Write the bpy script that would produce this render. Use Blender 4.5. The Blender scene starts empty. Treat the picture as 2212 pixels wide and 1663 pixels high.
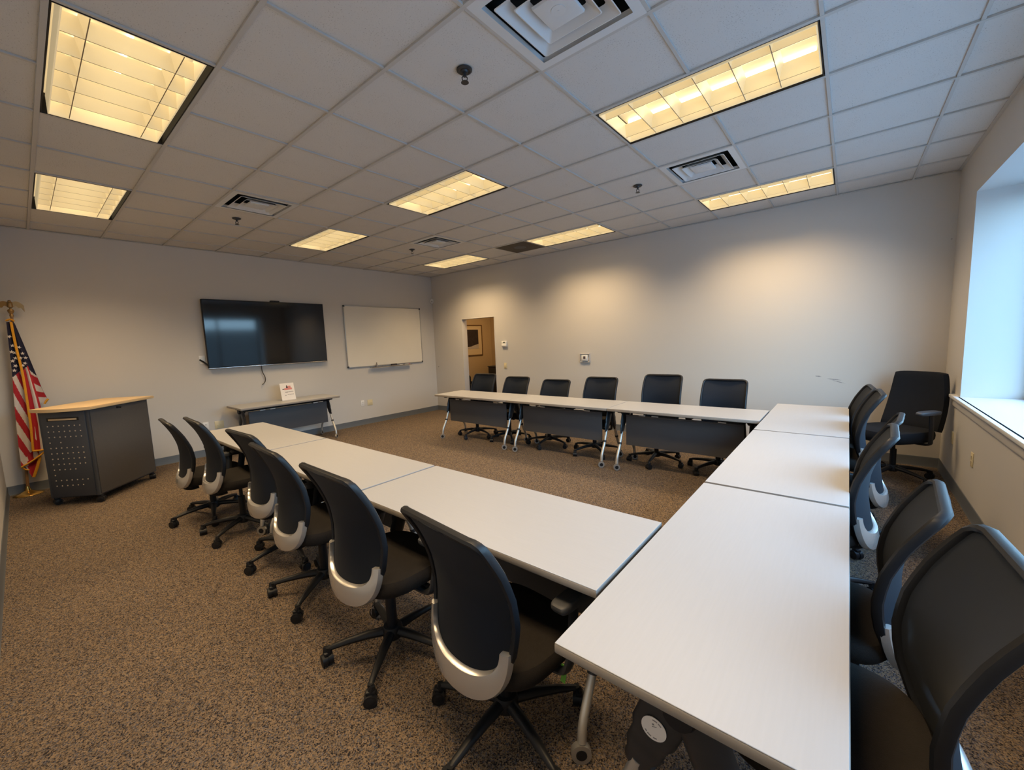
import bpy, bmesh, math, random
from mathutils import Vector, Matrix
random.seed(7)
SC = bpy.context.scene
COL = SC.collection
PI = math.pi
R = math.radians

# ------------------------------------------------------------------ materials
MATS = {}
def nodes(m):
    m.use_nodes = True
    return m.node_tree.nodes, m.node_tree.links
def mat(name, col, rough=.5, metal=0., emit=None, estr=0., bump=None, spec=None, mott=None, coat=0.):
    """plain principled material; bump=(scale, strength), mott=(scale, amount) adds mottling"""
    m = bpy.data.materials.new(name); N, L = nodes(m); b = N['Principled BSDF']
    b.inputs['Base Color'].default_value = (*col, 1); b.inputs['Roughness'].default_value = rough
    b.inputs['Metallic'].default_value = metal
    if spec is not None: b.inputs['Specular IOR Level'].default_value = spec
    if coat: b.inputs['Coat Weight'].default_value = coat
    if emit:
        b.inputs['Emission Color'].default_value = (*emit, 1); b.inputs['Emission Strength'].default_value = estr
    tc = None
    if bump or mott:
        tc = N.new('ShaderNodeTexCoord')
    if mott:
        n = N.new('ShaderNodeTexNoise'); n.inputs['Scale'].default_value = mott[0]; n.inputs['Detail'].default_value = 4
        L.new(tc.outputs['Object'], n.inputs['Vector'])
        r = N.new('ShaderNodeMapRange'); r.inputs['To Min'].default_value = 1 - mott[1]; r.inputs['To Max'].default_value = 1 + mott[1]
        L.new(n.outputs['Fac'], r.inputs['Value'])
        v = N.new('ShaderNodeVectorMath'); v.operation = 'SCALE'; v.inputs[0].default_value = col
        L.new(r.outputs['Result'], v.inputs['Scale']); L.new(v.outputs['Vector'], b.inputs['Base Color'])
    if bump:
        n = N.new('ShaderNodeTexNoise'); n.inputs['Scale'].default_value = bump[0]; n.inputs['Detail'].default_value = 3
        L.new(tc.outputs['Object'], n.inputs['Vector'])
        p = N.new('ShaderNodeBump'); p.inputs['Strength'].default_value = bump[1]; p.inputs['Distance'].default_value = .004
        L.new(n.outputs['Fac'], p.inputs['Height']); L.new(p.outputs['Normal'], b.inputs['Normal'])
    MATS[name] = m
    return m

def ramp(N, stops, interp='LINEAR'):
    r = N.new('ShaderNodeValToRGB'); r.color_ramp.interpolation = interp
    e = r.color_ramp.elements
    while len(e) < len(stops): e.new(.5)
    for i, (p, c) in enumerate(stops):
        e[i].position = p; e[i].color = (*c, 1)
    return r

def mat_carpet():
    m = bpy.data.materials.new('carpet'); N, L = nodes(m); b = N['Principled BSDF']
    tc = N.new('ShaderNodeTexCoord')
    v = N.new('ShaderNodeTexVoronoi'); v.inputs['Scale'].default_value = 215
    L.new(tc.outputs['Object'], v.inputs['Vector'])
    sp = N.new('ShaderNodeSeparateColor'); L.new(v.outputs['Color'], sp.inputs['Color'])
    r = ramp(N, [(0, (.030, .026, .028)), (.15, (.095, .072, .058)), (.31, (.232, .163, .104)), (.53, (.150, .115, .085)),
                 (.68, (.098, .098, .115)), (.80, (.262, .19, .128)), (.93, (.19, .155, .125))], 'CONSTANT')
    L.new(sp.outputs['Red'], r.inputs['Fac'])
    n = N.new('ShaderNodeTexNoise'); n.inputs['Scale'].default_value = 38; n.inputs['Detail'].default_value = 5
    L.new(tc.outputs['Object'], n.inputs['Vector'])
    mr = N.new('ShaderNodeMapRange'); mr.inputs['From Min'].default_value = .3; mr.inputs['From Max'].default_value = .7
    mr.inputs['To Min'].default_value = .8; mr.inputs['To Max'].default_value = 1.18
    L.new(n.outputs['Fac'], mr.inputs['Value'])
    s = N.new('ShaderNodeVectorMath'); s.operation = 'SCALE'
    L.new(r.outputs['Color'], s.inputs[0]); L.new(mr.outputs['Result'], s.inputs['Scale'])
    L.new(s.outputs['Vector'], b.inputs['Base Color'])
    b.inputs['Roughness'].default_value = .95; b.inputs['Specular IOR Level'].default_value = .1
    p = N.new('ShaderNodeBump'); p.inputs['Strength'].default_value = .7; p.inputs['Distance'].default_value = .006
    L.new(v.outputs['Distance'], p.inputs['Height']); L.new(p.outputs['Normal'], b.inputs['Normal'])
    return m

def mat_tile():
    m = bpy.data.materials.new('ceiling_tile'); N, L = nodes(m); b = N['Principled BSDF']
    tc = N.new('ShaderNodeTexCoord')
    v = N.new('ShaderNodeTexNoise'); v.inputs['Scale'].default_value = 150; v.inputs['Detail'].default_value = 2
    L.new(tc.outputs['Object'], v.inputs['Vector'])
    big = N.new('ShaderNodeTexNoise'); big.inputs['Scale'].default_value = 7; big.inputs['Detail'].default_value = 2
    L.new(tc.outputs['Object'], big.inputs['Vector'])
    add = N.new('ShaderNodeMath'); add.operation = 'MULTIPLY_ADD'; add.inputs[1].default_value = .18
    L.new(big.outputs['Fac'], add.inputs[0]); L.new(v.outputs['Fac'], add.inputs[2])
    r = ramp(N, [(.72, (.62, .61, .60)), (.80, (.38, .37, .355))])
    L.new(add.outputs[0], r.inputs['Fac']); L.new(r.outputs['Color'], b.inputs['Base Color'])
    b.inputs['Roughness'].default_value = .95; b.inputs['Specular IOR Level'].default_value = .15
    p = N.new('ShaderNodeBump'); p.inputs['Strength'].default_value = .25; p.inputs['Distance'].default_value = .004
    L.new(v.outputs['Fac'], p.inputs['Height']); L.new(p.outputs['Normal'], b.inputs['Normal'])
    return m

def mat_wall(name, col, scuffs=()):
    """eggshell paint with orange-peel; scuffs = (x, z, half length, half height) rubbed marks on the wall itself"""
    m = bpy.data.materials.new(name); N, L = nodes(m); b = N['Principled BSDF']
    tc = N.new('ShaderNodeTexCoord')
    n = N.new('ShaderNodeTexNoise'); n.inputs['Scale'].default_value = 220; n.inputs['Detail'].default_value = 2
    L.new(tc.outputs['Object'], n.inputs['Vector'])
    p = N.new('ShaderNodeBump'); p.inputs['Strength'].default_value = .12; p.inputs['Distance'].default_value = .002
    L.new(n.outputs['Fac'], p.inputs['Height']); L.new(p.outputs['Normal'], b.inputs['Normal'])
    b.inputs['Base Color'].default_value = (*col, 1)
    b.inputs['Roughness'].default_value = .6; b.inputs['Specular IOR Level'].default_value = .3
    if scuffs:
        sx = N.new('ShaderNodeSeparateXYZ'); L.new(tc.outputs['Object'], sx.inputs[0])
        prev = None
        def mth(op, a, bb):
            q = N.new('ShaderNodeMath'); q.operation = op
            for i, w in enumerate((a, bb)):
                if isinstance(w, (int, float)): q.inputs[i].default_value = w
                elif w is not None: L.new(w, q.inputs[i])
            return q.outputs[0]
        for (x, z, hl, hh, sl) in scuffs:
            dx = mth('SUBTRACT', sx.outputs['X'], x)
            dz = mth('SUBTRACT', mth('SUBTRACT', sx.outputs['Z'], z), mth('MULTIPLY', dx, sl))
            a = mth('ADD', mth('POWER', mth('ABSOLUTE', mth('DIVIDE', dx, hl), None), 2.), mth('POWER', mth('ABSOLUTE', mth('DIVIDE', dz, hh), None), 2.))
            f = mth('MAXIMUM', mth('SUBTRACT', 1., a), 0.)
            prev = f if prev is None else mth('MAXIMUM', prev, f)
        nn = N.new('ShaderNodeTexNoise'); nn.inputs['Scale'].default_value = 60; L.new(tc.outputs['Object'], nn.inputs['Vector'])
        fac = mth('MULTIPLY', prev, mth('MULTIPLY', nn.outputs['Fac'], 1.3))
        mx = N.new('ShaderNodeMix'); mx.data_type = 'RGBA'
        L.new(fac, mx.inputs['Factor']); mx.inputs['A'].default_value = (*col, 1); mx.inputs['B'].default_value = (.12, .12, .14, 1)
        L.new(mx.outputs['Result'], b.inputs['Base Color'])
    return m

def mat_mesh_fabric():
    m = bpy.data.materials.new('chair_mesh'); N, L = nodes(m); b = N['Principled BSDF']
    b.inputs['Base Color'].default_value = (.007, .011, .019, 1); b.inputs['Roughness'].default_value = .75
    b.inputs['Specular IOR Level'].default_value = .25
    b.inputs['Sheen Weight'].default_value = .04
    t = N.new('ShaderNodeBsdfTransparent'); mx = N.new('ShaderNodeMixShader'); mx.inputs[0].default_value = .06
    L.new(b.outputs[0], mx.inputs[1]); L.new(t.outputs[0], mx.inputs[2]); L.new(mx.outputs[0], N['Material Output'].inputs['Surface'])
    return m

def mat_glass():
    m = bpy.data.materials.new('window_glass'); N, L = nodes(m)
    g = N.new('ShaderNodeBsdfGlossy'); g.inputs['Roughness'].default_value = .02
    t = N.new('ShaderNodeBsdfTransparent'); t.inputs['Color'].default_value = (.93, .97, .98, 1)
    f = N.new('ShaderNodeLayerWeight'); f.inputs['Blend'].default_value = .5
    pw = N.new('ShaderNodeMath'); pw.operation = 'POWER'; pw.inputs[1].default_value = 4; L.new(f.outputs['Facing'], pw.inputs[0])
    ma = N.new('ShaderNodeMath'); ma.operation = 'MULTIPLY_ADD'; ma.inputs[1].default_value = .8; ma.inputs[2].default_value = .05; L.new(pw.outputs[0], ma.inputs[0])
    mx = N.new('ShaderNodeMixShader'); L.new(ma.outputs[0], mx.inputs[0]); L.new(t.outputs[0], mx.inputs[1]); L.new(g.outputs[0], mx.inputs[2])
    L.new(mx.outputs[0], N['Material Output'].inputs['Surface'])
    return m

def mat_laminate(name, col, rough=.42):
    m = bpy.data.materials.new(name); N, L = nodes(m); b = N['Principled BSDF']
    tc = N.new('ShaderNodeTexCoord'); mp = N.new('ShaderNodeMapping'); mp.inputs['Scale'].default_value = (3, 60, 60)
    L.new(tc.outputs['Object'], mp.inputs['Vector'])
    n = N.new('ShaderNodeTexNoise'); n.inputs['Scale'].default_value = 2.2; n.inputs['Detail'].default_value = 5
    L.new(mp.outputs[0], n.inputs['Vector'])
    a = tuple(c * .985 for c in col); c2 = tuple(min(1, c * 1.01) for c in col)
    r = ramp(N, [(.35, a), (.65, c2)]); L.new(n.outputs['Fac'], r.inputs['Fac'])
    L.new(r.outputs['Color'], b.inputs['Base Color']); b.inputs['Roughness'].default_value = rough
    b.inputs['Specular IOR Level'].default_value = .4
    return m

M = dict(
    carpet=mat_carpet(), tile=mat_tile(),
    wall=mat_wall('wall_paint', (.585, .56, .53)),
    wall_n=mat_wall('wall_paint_scuffed', (.585, .56, .53),
                    [(7.01, .955, .035, .009, -.1), (7.16, .922, .075, .008, -.12), (7.2, .895, .07, .006, -.3), (8.03, 2.373, .008, .006, 0)]),
    hall=mat_wall('hall_paint', (.55, .43, .27)),
    trim=mat('white_trim', (.72, .72, .72), .4, bump=(90, .05)),
    base=mat('cove_base', (.10, .11, .125), .5, bump=(60, .05)),
    grid=mat('grid_white', (.50, .49, .475), .5, mott=(5, .03)),
    black=mat('black_plastic', (.009, .010, .013), .46, bump=(300, .05), spec=.35),
    dark=mat('dark_grey_metal', (.035, .037, .042), .38, .3, mott=(20, .06)),
    blackfab=mat('seat_fabric', (.020, .017, .015), .9, bump=(420, .5), spec=.15, mott=(60, .15)),
    leather=mat('corner_chair_fabric', (.010, .011, .014), .85, bump=(300, .3), spec=.2, mott=(30, .1)),
    chairmesh=mat_mesh_fabric(),
    silver=mat('silver_plastic', (.60, .585, .57), .24, .65, mott=(6, .03)),
    silver_leg=mat('silver_leg', (.60, .58, .54), .34, .6, mott=(14, .05)),
    padgrey=mat('arm_pad_grey', (.05, .052, .058), .5, bump=(200, .1)),
    top=mat_laminate('table_laminate', (.39, .392, .408)),
    topedge=mat('table_edge', (.27, .245, .22), .5, mott=(12, .04)),
    oak=mat_laminate('maple_laminate', (.66, .48, .27), .4),
    panel=mat('panel_grey', (.075, .077, .085), .62, bump=(200, .08), mott=(10, .04)),
    lect=mat('lectern_blue_grey', (.052, .058, .072), .5, bump=(150, .06), mott=(8, .04)),
    lect2=mat('lectern_fabric_grey', (.082, .076, .074), .8, bump=(380, .25), mott=(50, .08)),
    hole=mat('hole_light', (.62, .52, .40), .6, mott=(100, .1)),
    slot=mat('slot_wood', (.62, .45, .26), .5, mott=(40, .08)),
    white=mat('white_plastic', (.78, .77, .75), .4, mott=(30, .02)),
    beige=mat('beige_plastic', (.68, .58, .36), .45, mott=(30, .02)),
    whiteb=mat('whiteboard_enamel', (.74, .70, .62), .28, mott=(3, .03)),
    alu=mat('aluminium', (.45, .44, .42), .38, .7, mott=(20, .05)),
    chrome=mat('chrome', (.7, .7, .7), .16, 1., mott=(20, .03)),
    screen=mat('tv_screen', (.006, .006, .007), .07, spec=.55, mott=(2, .1)),
    gold=mat('brass', (.72, .45, .13), .22, 1., mott=(12, .08)),
    oldgold=mat('antique_brass', (.32, .20, .085), .4, .7, mott=(25, .2)),
    polewood=mat('pole_wood', (.25, .12, .04), .4, mott=(18, .2)),
    fringe=mat('gold_fringe', (.78, .36, .02), .75, bump=(500, .8), mott=(90, .2)),
    navy=mat('flag_navy', (.010, .010, .035), .85, bump=(300, .2), mott=(30, .15)),
    red=mat('flag_red', (.40, .012, .022), .8, bump=(300, .2), mott=(30, .1)),
    fwhite=mat('flag_white', (.62, .56, .52), .85, bump=(300, .2), mott=(30, .06)),
    paper=mat('paper', (.80, .76, .73), .7, mott=(60, .03)),
    ink=mat('ink_grey', (.28, .26, .26), .8, mott=(80, .1)),
    inkdark=mat('ink_dark', (.08, .06, .07), .8, mott=(80, .1)),
    pink=mat('print_red', (.66, .26, .24), .8, mott=(60, .15)),
    acrylic=mat('clear_edge', (.52, .50, .50), .15, mott=(40, .03)),
    lamp=mat('lamp_tube', (1, .9, .7), .4, emit=(1, .82, .50), estr=4.4, mott=(10, .01)),
    refl=mat('glowing_reflector', (.62, .55, .38), .45, emit=(1, .77, .43), estr=.42, mott=(10, .02)),  # painted glow: emits by itself so the housing looks lit cream
    blade=mat('glowing_louver_blade', (.62, .55, .37), .33, .15, emit=(1, .77, .43), estr=.30, mott=(10, .02)),  # painted glow: blades emit a little to look lamp-lit
    edge_shade=mat('louver_edge_shade', (.30, .22, .13), .5, mott=(10, .02)),  # dark colour standing in for shade under the blades
    gap=mat('black_gap', (.008, .006, .005), .6, mott=(10, .1)),
    diff=mat('diffuser_white', (.64, .66, .68), .38, mott=(10, .03)),
    void=mat('duct_dark', (.02, .022, .024), .8, mott=(10, .2)),
    ret=mat('return_grille', (.055, .045, .035), .7, bump=(180, .6), mott=(120, .3)),
    glass=mat_glass(),
    frame=mat('window_frame', (.25, .24, .22), .4, .5, mott=(10, .03)),
    green=mat('green_tag', (.18, .50, .06), .6, mott=(30, .05)),
    asphalt=mat('asphalt', (.26, .26, .27), .9, bump=(30, .3), mott=(6, .2)),
    bldg=mat('far_facade', (.16, .15, .14), .9, mott=(.6, .2)),
    artdark=mat('art_dark', (.025, .018, .025), .5, mott=(14, .8)),
    artsnow=mat('art_pale', (.50, .46, .44), .6, mott=(20, .2)),
    mount=mat('picture_mount', (.70, .58, .38), .7, mott=(20, .03)),
    woodframe=mat('picture_frame', (.16, .085, .03), .4, mott=(30, .2)),
    lens=mat('lens_dark', (.01, .01, .012), .15, mott=(50, .1)),
    lcd=mat('lcd_grey', (.12, .125, .10), .3, mott=(50, .1)),
)

# ------------------------------------------------------------------ mesh helpers
def V(*a): return Vector(a)
def box(bm, c, s, bev=0., rot=None, seg=2):
    r = bmesh.ops.create_cube(bm, size=1)
    vs = r['verts']
    for v in vs: v.co = Vector((v.co.x * s[0], v.co.y * s[1], v.co.z * s[2]))
    if bev:
        es = list({e for v in vs for e in v.link_edges})
        g = bmesh.ops.bevel(bm, geom=es, offset=bev, segments=seg, profile=.5, affect='EDGES', clamp_overlap=True)
        vs = list({v for v in g['verts']} | {v for v in vs if v.is_valid})
    mtx = Matrix.Translation(c) @ (rot.to_4x4() if rot is not None else Matrix.Identity(4))
    for v in vs: v.co = mtx @ v.co
    return vs
def frame_of(d):
    d = d.normalized(); a = Vector((0, 0, 1)) if abs(d.z) < .9 else Vector((1, 0, 0))
    x = a.cross(d).normalized(); return x, d.cross(x).normalized()
def cyl(bm, p0, p1, r0, r1=None, seg=16, caps=True):
    r1 = r0 if r1 is None else r1
    p0, p1 = Vector(p0), Vector(p1); x, y = frame_of(p1 - p0)
    ring = []
    for p, r in ((p0, r0), (p1, r1)):
        ring.append([bm.verts.new(p + (x * math.cos(2 * PI * i / seg) + y * math.sin(2 * PI * i / seg)) * r) for i in range(seg)])
    for i in range(seg):
        j = (i + 1) % seg
        bm.faces.new((ring[0][i], ring[0][j], ring[1][j], ring[1][i]))
    if caps:
        bm.faces.new(ring[0][::-1]); bm.faces.new(ring[1])
def smooth_path(pts, n=6):
    pts = [Vector(p) for p in pts]; out = []
    for i in range(len(pts) - 1):
        p0 = pts[max(i - 1, 0)]; p1 = pts[i]; p2 = pts[i + 1]; p3 = pts[min(i + 2, len(pts) - 1)]
        for k in range(n):
            t = k / n
            out.append(.5 * ((2 * p1) + (p2 - p0) * t + (2 * p0 - 5 * p1 + 4 * p2 - p3) * t * t + (3 * p1 - p0 - 3 * p2 + p3) * t ** 3))
    out.append(pts[-1]); return out
def tube(bm, pts, r, seg=10, closed=False, flat=None, up=None):
    """sweep an (elliptical) section along pts; r number or list; flat=(a,b) section factors"""
    pts = [Vector(p) for p in pts]; n = len(pts)
    rs = r if isinstance(r, (list, tuple)) else [r] * n
    fa, fb = flat or (1, 1); rings = []; xprev = None
    for i, p in enumerate(pts):
        if closed: t = pts[(i + 1) % n] - pts[i - 1]
        else: t = pts[min(i + 1, n - 1)] - pts[max(i - 1, 0)]
        t.normalize()
        if up is not None:
            x = Vector(up).cross(t)
            if x.length < 1e-5: x = xprev or frame_of(t)[0]
            x.normalize()
        elif xprev is None: x = frame_of(t)[0]
        else: x = (xprev - t * xprev.dot(t)).normalized()
        xprev = x; y = t.cross(x).normalized()
        rings.append([bm.verts.new(p + (x * math.cos(2 * PI * k / seg) * fa + y * math.sin(2 * PI * k / seg) * fb) * rs[i]) for k in range(seg)])
    for i in range(n if closed else n - 1):
        a, b = rings[i], rings[(i + 1) % n]
        for k in range(seg):
            j = (k + 1) % seg; bm.faces.new((a[k], a[j], b[j], b[k]))
    if not closed:
        bm.faces.new(rings[0][::-1]); bm.faces.new(rings[-1])
def lathe(bm, prof, seg=24, c=(0, 0, 0), axis='Z'):
    """prof: (r, h) pairs"""
    c = Vector(c); rings = []
    def P(r, h, a):
        if axis == 'Z': return c + Vector((r * math.cos(a), r * math.sin(a), h))
        if axis == 'X': return c + Vector((h, r * math.cos(a), r * math.sin(a)))
        return c + Vector((r * math.sin(a), h, r * math.cos(a)))
    for r, h in prof:
        if r < 1e-6: rings.append([bm.verts.new(P(0, h, 0))])
        else: rings.append([bm.verts.new(P(r, h, 2 * PI * k / seg)) for k in range(seg)])
    for a, b in zip(rings, rings[1:]):
        for k in range(seg):
            j = (k + 1) % seg
            if len(a) == 1 and len(b) == 1: continue
            if len(a) == 1: bm.faces.new((a[0], b[j], b[k]))
            elif len(b) == 1: bm.faces.new((a[k], a[j], b[0]))
            else: bm.faces.new((a[k], a[j], b[j], b[k]))
def prism(bm, poly, z0, z1, mtx=None):
    a = [bm.verts.new((x, y, z0)) for x, y in poly]; b = [bm.verts.new((x, y, z1)) for x, y in poly]
    n = len(poly)
    bm.faces.new(a[::-1]); bm.faces.new(b)
    for i in range(n):
        j = (i + 1) % n; bm.faces.new((a[i], a[j], b[j], b[i]))
    if mtx is not None:
        for v in a + b: v.co = mtx @ v.co
def quad(bm, a, b, c, d): return bm.faces.new([bm.verts.new(p) for p in (a, b, c, d)])
def slab(bm, fn, nu, nv, th):
    """closed sheet: fn(u,v)->Vector for u,v in 0..1, thickened th along the normal"""
    P = [[Vector(fn(i / nu, j / nv)) for j in range(nv + 1)] for i in range(nu + 1)]
    A = [[None] * (nv + 1) for _ in range(nu + 1)]; B = [[None] * (nv + 1) for _ in range(nu + 1)]
    for i in range(nu + 1):
        for j in range(nv + 1):
            du = P[min(i + 1, nu)][j] - P[max(i - 1, 0)][j]; dv = P[i][min(j + 1, nv)] - P[i][max(j - 1, 0)]
            n = du.cross(dv); n = n.normalized() if n.length > 1e-9 else Vector((0, 0, 1))
            A[i][j] = bm.verts.new(P[i][j] + n * th / 2); B[i][j] = bm.verts.new(P[i][j] - n * th / 2)
    fs = []
    for i in range(nu):
        for j in range(nv):
            fs.append(bm.faces.new((A[i][j], A[i + 1][j], A[i + 1][j + 1], A[i][j + 1])))
            fs.append(bm.faces.new((B[i][j], B[i][j + 1], B[i + 1][j + 1], B[i + 1][j])))
    for i in range(nu):
        bm.faces.new((A[i][0], B[i][0], B[i + 1][0], A[i + 1][0])); bm.faces.new((A[i + 1][nv], B[i + 1][nv], B[i][nv], A[i][nv]))
    for j in range(nv):
        bm.faces.new((A[0][j + 1], B[0][j + 1], B[0][j], A[0][j])); bm.faces.new((A[nu][j], B[nu][j], B[nu][j + 1], A[nu][j + 1]))
    return fs
def obj(name, bm, m, parent=None, loc=None, rotz=None, smooth=True, ang=38):
    bmesh.ops.recalc_face_normals(bm, faces=bm.faces[:])
    if smooth:
        for f in bm.faces: f.smooth = True
        for e in bm.edges:
            if len(e.link_faces) != 2 or e.calc_face_angle(0) > R(ang): e.smooth = False
    me = bpy.data.meshes.new(name); bm.to_mesh(me); bm.free()
    for k in (m if isinstance(m, (list, tuple)) else [m]): me.materials.append(M[k])
    o = bpy.data.objects.new(name, me); COL.objects.link(o)
    if parent is not None: o.parent = parent
    if loc is not None: o.location = loc
    if rotz is not None: o.rotation_euler = (0, 0, rotz)
    return o
def BM(): return bmesh.new()
def tag(o, label, cat, group=None, kind=None):
    if label: o['label'] = label
    if cat: o['category'] = cat
    if group: o['group'] = group
    if kind: o['kind'] = kind
    return o
def thing(name, label, cat, loc=(0, 0, 0), rotz=0., group=None):
    o = bpy.data.objects.new(name, None); COL.objects.link(o); o.empty_display_size = .1
    o.location = loc; o.rotation_euler = (0, 0, rotz)
    return tag(o, label, cat, group)
def struct(name, bm, m, parent=None, **k):
    o = obj(name, bm, m, parent, **k)
    if parent is None: o['kind'] = 'structure'
    return o
def dup(root, loc, rotz, label=None, group=None):
    r = root.copy(); COL.objects.link(r); r.location = loc; r.rotation_euler = (0, 0, rotz)
    if label: r['label'] = label
    if group: r['group'] = group
    for ch in list(root.children):
        c = ch.copy(); COL.objects.link(c); c.parent = r
        for g in ch.children:
            d = g.copy(); COL.objects.link(d); d.parent = c
    return r

# ------------------------------------------------------------------ room shell
RX, RY, RZ = 8.061, 6.436, 3.023
T = .6096
GX = lambda k: 5.2845 - k * T
GY = lambda j: .4781 + j * T
bm = BM(); quad(bm, (-.15, -.15, 0), (RX + .15, -.15, 0), (RX + .15, RY + .14, 0), (-.15, RY + .14, 0))
struct('floor', bm, 'carpet')
# ceiling tiles, leaving the cells of lamps and vents open
LIGHTS = [(k, j) for j in (0, 4, 8) for k in (-3, 1, 5)]          # cells k..k+2, j..j+1
VENTS = [(-2, 2), (4, 2), (-2, 6), (4, 6)]
RETURN = (3, 8)
open_cells = {(k + d, j) for k, j in LIGHTS for d in (0, 1)} | set(VENTS) | {RETURN}
xs = sorted([GX(k) for k in range(-4, 9)] + [0, RX]); ys = sorted([GY(j) for j in range(0, 10)] + [0, RY])
TZ = RZ + .010
bm = BM()
for i in range(len(xs) - 1):
    for j in range(len(ys) - 1):
        kk = round((5.2845 - xs[i + 1]) / T); jj = round((ys[j] - .4781) / T)
        if abs(GX(kk) - xs[i + 1]) < .01 and abs(GY(jj) - ys[j]) < .01 and (kk, jj) in open_cells and abs(xs[i + 1] - xs[i] - T) < .01: continue
        quad(bm, (xs[i], ys[j], TZ), (xs[i], ys[j + 1], TZ), (xs[i + 1], ys[j + 1], TZ), (xs[i + 1], ys[j], TZ))
ceil = struct('ceiling', bm, 'tile')
bm = BM()
W = .0235
for j in range(0, 10): box(bm, (RX / 2, GY(j), RZ + .004), (RX, W, .012), .001, seg=1)
for k in range(-4, 9):
    yy = [0] + [GY(j) for j in range(10)] + [RY]
    for a, b in zip(yy, yy[1:]):
        jj = round((a - .4781) / T) if a > 0 else -1
        if any(k == kl + 1 and jj == jl for kl, jl in LIGHTS): continue
        box(bm, (GX(k), (a + b) / 2, RZ + .0045), (W * .8, b - a - W, .011), .001, seg=1)
for (c, s) in [((RX / 2, .011, RZ + .002), (RX, .022, .007)), ((RX / 2, RY - .011, RZ + .002), (RX, .022, .007)),
               ((.011, RY / 2, RZ + .002), (.022, RY, .007)), ((RX - .011, RY / 2, RZ + .002), (.022, RY, .007))]:
    box(bm, c, s)
o = obj('ceiling_grid', bm, 'grid', ceil)
bm = BM(); box(bm, (RX / 2, RY / 2, RZ + .33), (RX + .3, RY + .3, .04)); obj('ceiling_slab', bm, 'void', ceil)

TH = .14
HW = RZ + .35
bm = BM(); box(bm, (-TH / 2, RY / 2, HW / 2), (TH, RY + 2 * TH, HW)); struct('wall_west', bm, 'wall')
bm = BM(); box(bm, (RX / 2, -TH / 2, HW / 2), (RX + .02, TH, HW)); struct('wall_south', bm, 'wall')
# north wall with the doorway
DX0, DX1, DZ = .922, 1.852, 2.03
bm = BM()
box(bm, (DX0 / 2, RY + TH / 2, HW / 2), (DX0, TH, HW))
box(bm, ((DX1 + RX) / 2, RY + TH / 2, HW / 2), (RX - DX1, TH, HW))
box(bm, ((DX0 + DX1) / 2, RY + TH / 2, (DZ + HW) / 2), (DX1 - DX0, TH, HW - DZ))
struct('wall_north', bm, 'wall_n')
bm = BM()
for x, s in ((DX0, 1), (DX1, -1)):
    box(bm, (x + s * .004, RY + TH / 2 - .002, DZ / 2), (.008, TH + .008, DZ), .002)
box(bm, ((DX0 + DX1) / 2, RY + TH / 2 - .002, DZ - .004), (DX1 - DX0, TH + .008, .008), .002)
struct('door_1', bm, 'wall')
# east wall with the deep window opening
WY0, WY1, WZ0, WZ1, WD = .95, 5.655, .863, 2.635, .46
EX = RX + WD
bm = BM()
box(bm, (RX + WD / 2, (WY1 + RY + TH) / 2, HW / 2), (WD, RY + TH - WY1, HW))
box(bm, (RX + WD / 2, (WY0 - TH) / 2, HW / 2), (WD, WY0 + TH, HW))
box(bm, (RX + WD / 2, (WY0 + WY1) / 2, (WZ0 - .03) / 2), (WD, WY1 - WY0, WZ0 - .03))
box(bm, (RX + WD / 2, (WY0 + WY1) / 2, (WZ1 + HW) / 2), (WD, WY1 - WY0, HW - WZ1))
struct('wall_east', bm, 'wall')
bm = BM()
box(bm, (RX + WD / 2 - .02, (WY0 + WY1) / 2, WZ0 - .012), (WD + .0, WY1 - WY0 - .002, .03), .004)
box(bm, (RX - .02, (WY0 + 5.942 - .29) / 2 + .0, WZ0 - .012), (.045, 5.942 - WY0 + .29, .03), .006)
sill = struct('trim_1', bm, 'trim')
bm = BM(); box(bm, (RX - .008, (WY0 + WY1) / 2, WZ0 - .066), (.016, WY1 - WY0 + .5, .075), .004); struct('trim_2', bm, 'wall')
# window frame, mullions and panes
bm = BM()
fx = EX - .05
box(bm, (fx, WY0 + .03, (WZ0 + WZ1) / 2), (.06, .06, WZ1 - WZ0), .004); box(bm, (fx, WY1 - .03, (WZ0 + WZ1) / 2), (.06, .06, WZ1 - WZ0), .004)
box(bm, (fx, (WY0 + WY1) / 2, WZ0 + .03), (.06, WY1 - WY0, .06), .004); box(bm, (fx, (WY0 + WY1) / 2, WZ1 - .03), (.06, WY1 - WY0, .06), .004)
for i in (1, 2, 3): box(bm, (fx, WY0 + (WY1 - WY0) * i / 4, (WZ0 + WZ1) / 2), (.06, .055, WZ1 - WZ0), .004)
win = struct('window_1', bm, 'frame')
for i in range(4):
    ya = WY0 + (WY1 - WY0) * i / 4 + .04; yb = WY0 + (WY1 - WY0) * (i + 1) / 4 - .04
    bm = BM(); quad(bm, (fx, ya, WZ0 + .05), (fx, yb, WZ0 + .05), (fx, yb, WZ1 - .05), (fx, ya, WZ1 - .05))
    obj('window_pane', bm, 'glass', win)
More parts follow.
